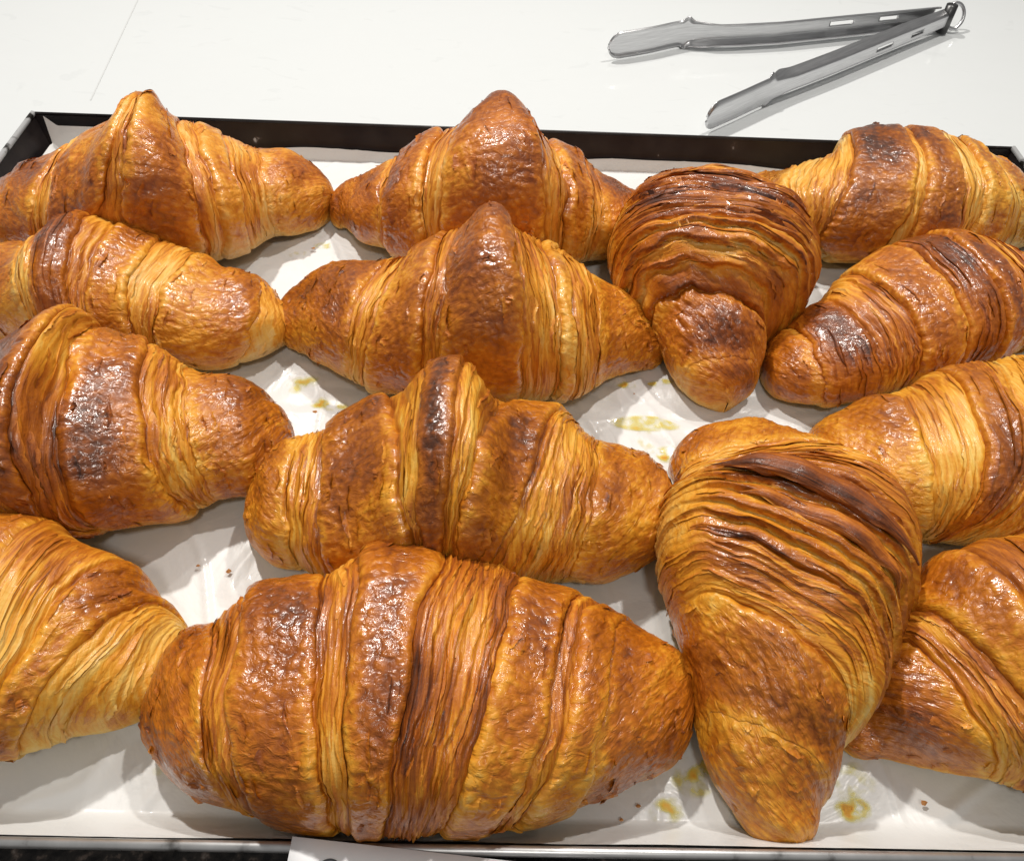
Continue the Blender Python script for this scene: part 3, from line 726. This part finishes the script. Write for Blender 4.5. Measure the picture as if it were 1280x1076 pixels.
    for q in range(nfl):
        bi = rg_.choice(nb, p=wts); f0 = rg_.uniform(.03, .97)
        ln_ = rg_.uniform(14, 60) if types[bi] in 'SLWRsD' else rg_.uniform(6, 20)
        jc = rg_.uniform(j_lo, j_hi); js = np.clip(jc + np.linspace(-.5, .5, nl) * ln_, j_lo, j_hi)
        w_m = rg_.uniform(.0006, .0019) * (1 if types[bi] in 'SLWRsD' else 1.3)
        lift_ = rg_.uniform(.0003, .0011); curl = rg_.choice([-1, 1]); bkf = rg_.uniform(-.18, .22)
        for a_ in range(nl):
            jj = int(js[a_]); t_ = a_ / (nl - 1)
            pr = math.sin(math.pi * (.04 + .92 * t_)) ** .6 * (1 + .35 * rg_.uniform(-1, 1))
            uc = edge[bi, jj] + f0 * (edge[bi + 1, jj] - edge[bi, jj]) + .002 * math.sin(t_ * 5 + q)
            for b_ in range(nw):
                vv = b_ / (nw - 1) - .5
                ii = np.interp(uc + vv * pr * w_m / Ltot, U[:, jj], np.arange(n_)); i0_ = int(min(ii, n_ - 2)); fi = ii - i0_
                pp = P[i0_, jj] * (1 - fi) + P[i0_ + 1, jj] * fi; nn_ = nn[i0_, jj]
                hgt = .00012 + lift_ * max(0, vv * curl + .25) * pr
                FV.append(pp + nn_ * hgt); FB.append(bake[i0_, jj] + bkf * (.4 + vv * curl)); FS.append(strip[i0_, jj]); FUV.append(UV[i0_, jj])
        for a_ in range(nl - 1):
            for b_ in range(nw - 1):
                k0 = off + a_ * nw + b_; FF.append((k0, k0 + 1, k0 + nw + 1, k0 + nw) if not flip else (k0, k0 + nw, k0 + nw + 1, k0 + 1))
        off += nl * nw
    FV = np.array(FV) - np.array(root_loc)
    fo = mesh_obj('flaky_layers', FV, FF, PASTRY)
    fo.parent = root; fo['kind'] = 'stuff'; fo.color = (*hue, 1)
    for nm_, dat in (('bake', FB), ('strip', FS), ('relief', np.full(len(FB), .5)), ('gloss', np.full(len(FB), .45))):
        at_ = fo.data.attributes.new(nm_, 'FLOAT', 'POINT'); at_.data.foreach_set('value', np.array(dat, np.float32))
    at_ = fo.data.attributes.new('flow', 'FLOAT_VECTOR', 'POINT'); at_.data.foreach_set('vector', np.array(FUV, np.float32).ravel())
    return root, dict(P=P, U=U, edge=edge, nn=nn, thd=thd, root=root, loc=root_loc, hue=hue)


def key_off(k):
    return (ord(k) - 64) * 13.7


far = (1.0, .96, 1.0)  # back row tint: pinkish lamp haze put into the pastry colour
CR = [
    ('A', 'croissant in the rear left corner of the tray with a tall narrow central hump', far, 3, .0, .62),
    ('B', 'brown croissant in the middle of the back row with a broad rounded hump', far, 7, .04, .5),
    ('C', 'broad pale-edged croissant at the rear right corner with two dark roasted patches', (1, 1.06, 1.2), 12, -.07, .5),
    ('D', 'slim croissant at the left edge of the picture, second from the back', (1, 1.0, 1.0), 17, .0, .35),
    ('E', 'symmetrical croissant with a narrow pointed hump, in front of the rearmost middle one', (1, 1.0, .95), 23, .03, .5),
    ('F', 'shorter of two end-on croissants, towards the back, with dark brown ridged folds', (1, .98, 1), 29, .04, .35),
    ('G', 'diagonal croissant at the right with burnt stripes and a blunt pale lower left end', (1, .97, .95), 31, .03, .9),
    ('I', 'fat croissant cut by the left side with dark crinkled panels between broad golden strips', (1, 1, .85), 37, .06, .3),
    ('J', 'croissant in the centre of the tray with a burnt black streak down its raised fold', (1, 1.03, .92), 41, .02, .45),
    ('K', 'golden croissant at the right edge half hidden behind the large dark-ridged croissant', (1, 1.02, .85), 43, -.04, .7),
    ('L', 'large croissant pointing at the viewer with a dark pointed flap and many curved ridges', (1, 1.0, .9), 47, .0, .35),
    ('M', 'largest glossy croissant at the front centre lying sideways above the white card', (1, .96, .8), 53, .07, .45),
    ('N', 'croissant cut off at the lower left corner with a pale smooth end', (1, 1.0, .85), 59, .05, .1),
    ('O', 'croissant cut off at the lower right corner with slanting brown stripes', (1, 1.0, .85), 61, .06, .9),
]
INFO = {}
for key, label, hue, seed, dark, cen in CR:
    big = key in 'MLIJEO'
    root, info = build_croissant(key, label, hue, seed, dark, cen, cols=(440 if key in 'LM' else 370 if big else 320), rows=(235 if big else 205))
    INFO[key] = info


def flap(key, u0, th0, th1, r, bow, bake_v, name='dough_flap', taper=(.05, .6), lift=.0012, npts=60):
    """a torn ridge of dough that lies on the surface from angle th0 to th1"""
    I = INFO[key]; P = I['P']; U = I['U']; thd = I['thd']; nn = I['nn']
    pts = []; nr_ = []
    for k in range(npts):
        t = k / (npts - 1); a_ = th0 + (th1 - th0) * t
        j = int(np.argmin(np.abs(thd - a_))); u = u0 + bow * (t - .5) * 2 if not callable(u0) else u0(t)
        i = int(np.argmin(np.abs(U[:, j] - u)))
        pts.append(P[i, j]); nr_.append(nn[i, j])
    pts = np.array(pts); nr_ = np.array(nr_)
    for c in range(3): pts[:, c] = smooth1(pts[:, c], 12); nr_[:, c] = smooth1(nr_[:, c], 12)
    tg = np.gradient(pts, axis=0); tg /= np.linalg.norm(tg, axis=1)[:, None]; bi = np.cross(tg, nr_); bi /= np.linalg.norm(bi, axis=1)[:, None]
    seg = 22; G = np.zeros((npts, seg + 1, 3)); an = np.linspace(0, 2 * np.pi, seg + 1)
    t = np.linspace(0, 1, npts)
    rad = r * (taper[0] + (1 - taper[0]) * sstep(0, .3, t)) * (taper[1] + (1 - taper[1]) * (1 - sstep(.6, 1, t)))
    rad[0] *= .2
    for k in range(seg + 1):
        kk = k % seg
        rv = rad * (1 + .28 * perlin(t * 9 + kk * .6, t * 0 + kk, 5))
        G[:, k] = pts + nr_ * (lift + .55 * rv * math.sin(an[k]))[:, None] + bi * (rv * math.cos(an[k]))[:, None]
    SCv = np.broadcast_to(an[None, :] * r * 100, (npts, seg + 1)); ARv = np.broadcast_to(np.linspace(0, 9, npts)[:, None], (npts, seg + 1))
    UVv = np.stack([SCv + 3, ARv, SCv * 0], -1)
    shp = SCv.shape
    o = grid_obj(name, G, PASTRY, I['root'], origin=I['loc'], uv=UVv, attrs=dict(bake=np.full(shp, bake_v) - .1 * np.cos(an * 3)[None, :], strip=np.full(shp, .9), relief=np.full(shp, .5), gloss=np.full(shp, .35)))
    o.color = (*I['hue'], 1)
    return o


fl = flap('L', lambda t: .345 + .155 * t ** 1.5, 48, 140, .0050, .02, .80, lift=.0026, taper=(.04, .12))
fl2 = flap('L', lambda t: .43 + .14 * t ** 1.5, 62, 140, .0036, .02, .66, lift=.0010, taper=(.08, .12))
fl['label'] = 'dark torn flap with a sharp point'

# ---------------------------------------------------------------- stains and crumbs
def stain(x, y, rx, ry, rot, dens, seed, name='butter_stain', solid=False):
    n_r, n_a = 26, 72
    rr_ = np.linspace(0, 1, n_r); an = np.linspace(0, 2 * np.pi, n_a)
    Rr, An = np.meshgrid(rr_, an, indexing='ij')
    lx = np.cos(An) * Rr * rx; ly = np.sin(An) * Rr * ry
    xx = x + lx * math.cos(rot) - ly * math.sin(rot); yy = y + lx * math.sin(rot) + ly * math.cos(rot)
    xi = np.clip((xx - gx[0]) / (gx[-1] - gx[0]) * (nx - 1), 0, nx - 1.001); yi = np.clip((yy - gy[0]) / (gy[-1] - gy[0]) * (ny - 1), 0, ny - 1.001)
    i0 = xi.astype(int); j0 = yi.astype(int); fx = xi - i0; fy = yi - j0
    zz = (Zp[i0, j0] * (1 - fx) * (1 - fy) + Zp[i0 + 1, j0] * fx * (1 - fy) + Zp[i0, j0 + 1] * (1 - fx) * fy + Zp[i0 + 1, j0 + 1] * fx * fy) + .00025
    d = dens * (1 - Rr ** 1.5) * np.clip(.55 + 1.5 * fbm(xx * 170, yy * 170, seed, 3), 0, 1.4)
    if solid: d = dens * np.clip(.8 + .9 * fbm(xx * 260, yy * 260, seed, 3), 0, 1.3)
    d = np.clip(d - .12, 0, 1); d *= (1 - sstep(.75, .98, Rr))
    Pz = np.stack([xx, yy, zz], -1)
    return grid_obj(name, Pz, grease_mat, paper, attrs=dict(dens=d))


for k, (x, y, rx, ry, ro, de) in enumerate([(-.0934, .1886, .013, .005, -.1, 1.1), (-.1065, .2006, .010, .007, .5, .75), (-.1135, .3058, .007, .004, 0, .9), (-.1251, .2968, .007, .004, .3, .6),
                               (.0455, .2050, .006, .003, 0, 1.0), (.0625, .2078, .008, .003, .1, 1.25), (.0522, .1815, .0175, .0050, -.05, .62), (.0520, .172, .006, .010, 0, .55), (.0600, .1645, .008, .006, 0, 1.2),
                               (.0440, .0168, .008, .005, .2, 1.0), (.0555, .0281, .012, .008, .4, 1.1), (.1055, .0180, .008, .005, .1, 1.3), (.1075, .026, .011, .008, .6, .7), (.0006, .1145, .004, .0025, 0, .9),
                               (.1651, .1023, .004, .003, 0, .8), (-.1217, .0263, .006, .003, 0, .45), (.02, .218, .006, .003, 0, .6)]):
    stain(x, y, rx, ry, ro, de, 300 + k, solid=(k == 6))

CRUMB_AT = ['between the centre and front centre croissants', 'just inside the front rim, right of the front centre croissant', 'near the front rim, close left of the big end-on tip',
            'near the front rim, below the lower right croissant', 'left of the gap above the front centre croissant', 'right one of two in the gap left of centre',
            'in the small gap left of the lower right croissant', 'at the right in the gap above the lower right croissant', 'just above the front centre croissant, left of its middle', 'beside the yellow butter spot right of centre',
            'under the amber stain left of the centre croissant', 'near the tip of the shorter end-on croissant', 'in the gap in front of the rear left croissant', 'left one under the centre croissant']
rng = random.Random(4)
spots = [(.0004, .1135), (.028, .0131), (.034, .0175), (.1290, .0200), (-.1304, .1027), (-.118, .1005), (.1600, .1050), (.1700, .0980), (-.0860, .1020), (.0490, .2000), (-.0980, .1830), (.0720, .1950), (-.1180, .3010), (.022, .1120)]
for k, (x, y) in enumerate(spots):
    s = rng.uniform(.0007, .0014); V = []
    for a_ in range(6):
        an = a_ * math.pi / 3 + rng.uniform(-.3, .3); V.append((x + math.cos(an) * s * rng.uniform(.6, 1.2), y + math.sin(an) * s * rng.uniform(.5, .9), .0032 + rng.uniform(0, .0003)))
    V.append((x, y, .0032 + s * .6)); V.append((x, y, .0026))
    F = [(a_, (a_ + 1) % 6, 6) for a_ in range(6)] + [((a_ + 1) % 6, a_, 7) for a_ in range(6)]
    o = mesh_obj('pastry_crumb', V, F, crumb_mat, smooth=False)
    tag(o, 'toasted crumb ' + CRUMB_AT[k], 'crumb', 'crumbs on the baking paper')

# ---------------------------------------------------------------- tongs
tongs = empty('serving_tongs', (.25, .58, -.0045), 'open stainless steel tongs lying on the white counter behind the tray', 'tongs')


def tong_arm(name, A0, B0, side, bow):
    """strip standing on edge on the counter, U-shaped, with spoon blade, wings and two slots"""
    A0 = np.array(A0); B0 = np.array(B0); L_ = np.linalg.norm(B0 - A0); d = (B0 - A0) / L_; nrm_ = np.array([-d[1], d[0]]) * side
    nu, nv = 240, 31
    t = np.linspace(0, 1, nu); v = np.linspace(-1, 1, nv)
    T, V = np.meshgrid(t, v, indexing='ij')
    blade = .235
    hw = np.where(t < blade, .0095, .0095)
    hw = hw * np.where(t < .035, np.sqrt(np.clip(1 - ((.035 - t) / .035) ** 2, 0.02, 1)), 1)
    hw = hw + .0030 * np.exp(-((t - blade) / .010) ** 2)            # small wings where blade meets handle
    hw = hw * (1 - .22 * sstep(blade + .02, blade + .1, t)) * (1 - .10 * sstep(.7, 1, t))
    depth = np.where(t < blade, .0012, .0012) + .0064 * sstep(blade - .02, blade + .06, t) - .0016 * sstep(.8, 1, t)
    bowv = .0060 * np.sin(np.clip(t / .5, 0, 1) * np.pi) * .5 + .004 * np.exp(-((t - blade) / .09) ** 2)
    HW = hw[:, None]; DP = depth[:, None]
    aV = np.abs(V)
    off = DP * (sstep(.55, 1.0, aV))          # flanges fold inwards
    z = .0115 + HW * np.sign(V) * np.minimum(aV * 1.12, 1) - .0035 * (1 - sstep(0, .1, t))[:, None] * 0
    pos = A0[None, None, :] + d[None, None, :] * (T * L_)[..., None] + nrm_[None, None, :] * (side * bow * bowv[:, None] - off)[..., None]
    P = np.concatenate([pos, (z - .0045)[..., None]], -1)
    keep = np.ones((nu - 1, nv - 1), bool)
    tm = (t[:-1] + t[1:]) / 2; vm = (v[:-1] + v[1:]) / 2
    for s0, s1 in ((.66, .735), (.82, .88)):
        for i in np.where((tm > s0) & (tm < s1))[0]:
            e = min(tm[i] - s0, s1 - tm[i]) / .006
            keep[i, np.abs(vm) < .20 * min(1, math.sqrt(max(e, 0)) + .3)] = False
    o = grid_obj(name, P, steel_mat, tongs, keep=keep, origin=(.25, .58, -.0045))
    md = o.modifiers.new('thickness', 'SOLIDIFY'); md.thickness = .0011; md.offset = 0
    return o


tong_arm('tong_arm', (.1190, .4450), (.3380, .6120), -1, .3)
tong_arm('tong_arm', (.0600, .5450), (.3300, .6240), 1, 1.3)
ring_pts = [((.346) + .0075 * math.cos(a), .621 + .005 * math.sin(a), .007 + .008 * math.sin(a)) for a in np.linspace(0, 2 * math.pi, 28, endpoint=False)]
tube('pull_ring', ring_pts, .0014, steel_mat, tongs, closed=True)
tube('hinge_pin', [(.337, .614, -.003), (.337, .614, .018)], .0045, pin_mat, tongs, seg=20)

# ---------------------------------------------------------------- card in front
card = empty('price_card', (-.02, -.01, .012), 'white price card leaning on the front rim of the tray, a rounded letter just showing', 'card')
a0 = Vector((-.072, .0019, .0240)); ex_ = (Vector((-.0078, -.0031, .0213)) - a0).normalized()
nrm_c = Vector((0, -.22, 1)).normalized(); ey_ = nrm_c.cross(ex_).normalized()      # points away from the viewer
Vc = []; Fc = []
for k in range(13):
    for j in range(9):
        p = a0 + ex_ * (.092 * k / 12) - ey_ * (.055 * j / 8) + nrm_c * (.0006 * math.sin(k * .5) + .0003)
        Vc.append(p)
for k in range(12):
    for j in range(8):
        Fc.append((k * 9 + j, k * 9 + j + 1, (k + 1) * 9 + j + 1, (k + 1) * 9 + j))
cs = mesh_obj('card_sheet', Vc, Fc, card_mat, card)
md = cs.modifiers.new('thickness', 'SOLIDIFY'); md.thickness = .0005; md.offset = -1
Vl = []; Fl = []
cc_ = a0 + ex_ * .0125 - ey_ * .0092
for k in range(31):
    an = math.radians(42 + 276 * k / 30)
    for rr_ in (.0041, .0047):
        Vl.append(cc_ + ex_ * math.cos(an) * rr_ * .9 + ey_ * math.sin(an) * rr_ + nrm_c * .0011)
for k in range(30): Fl.append((2 * k, 2 * k + 1, 2 * k + 3, 2 * k + 2))
mesh_obj('letter', Vl, Fl, ink_mat, card)
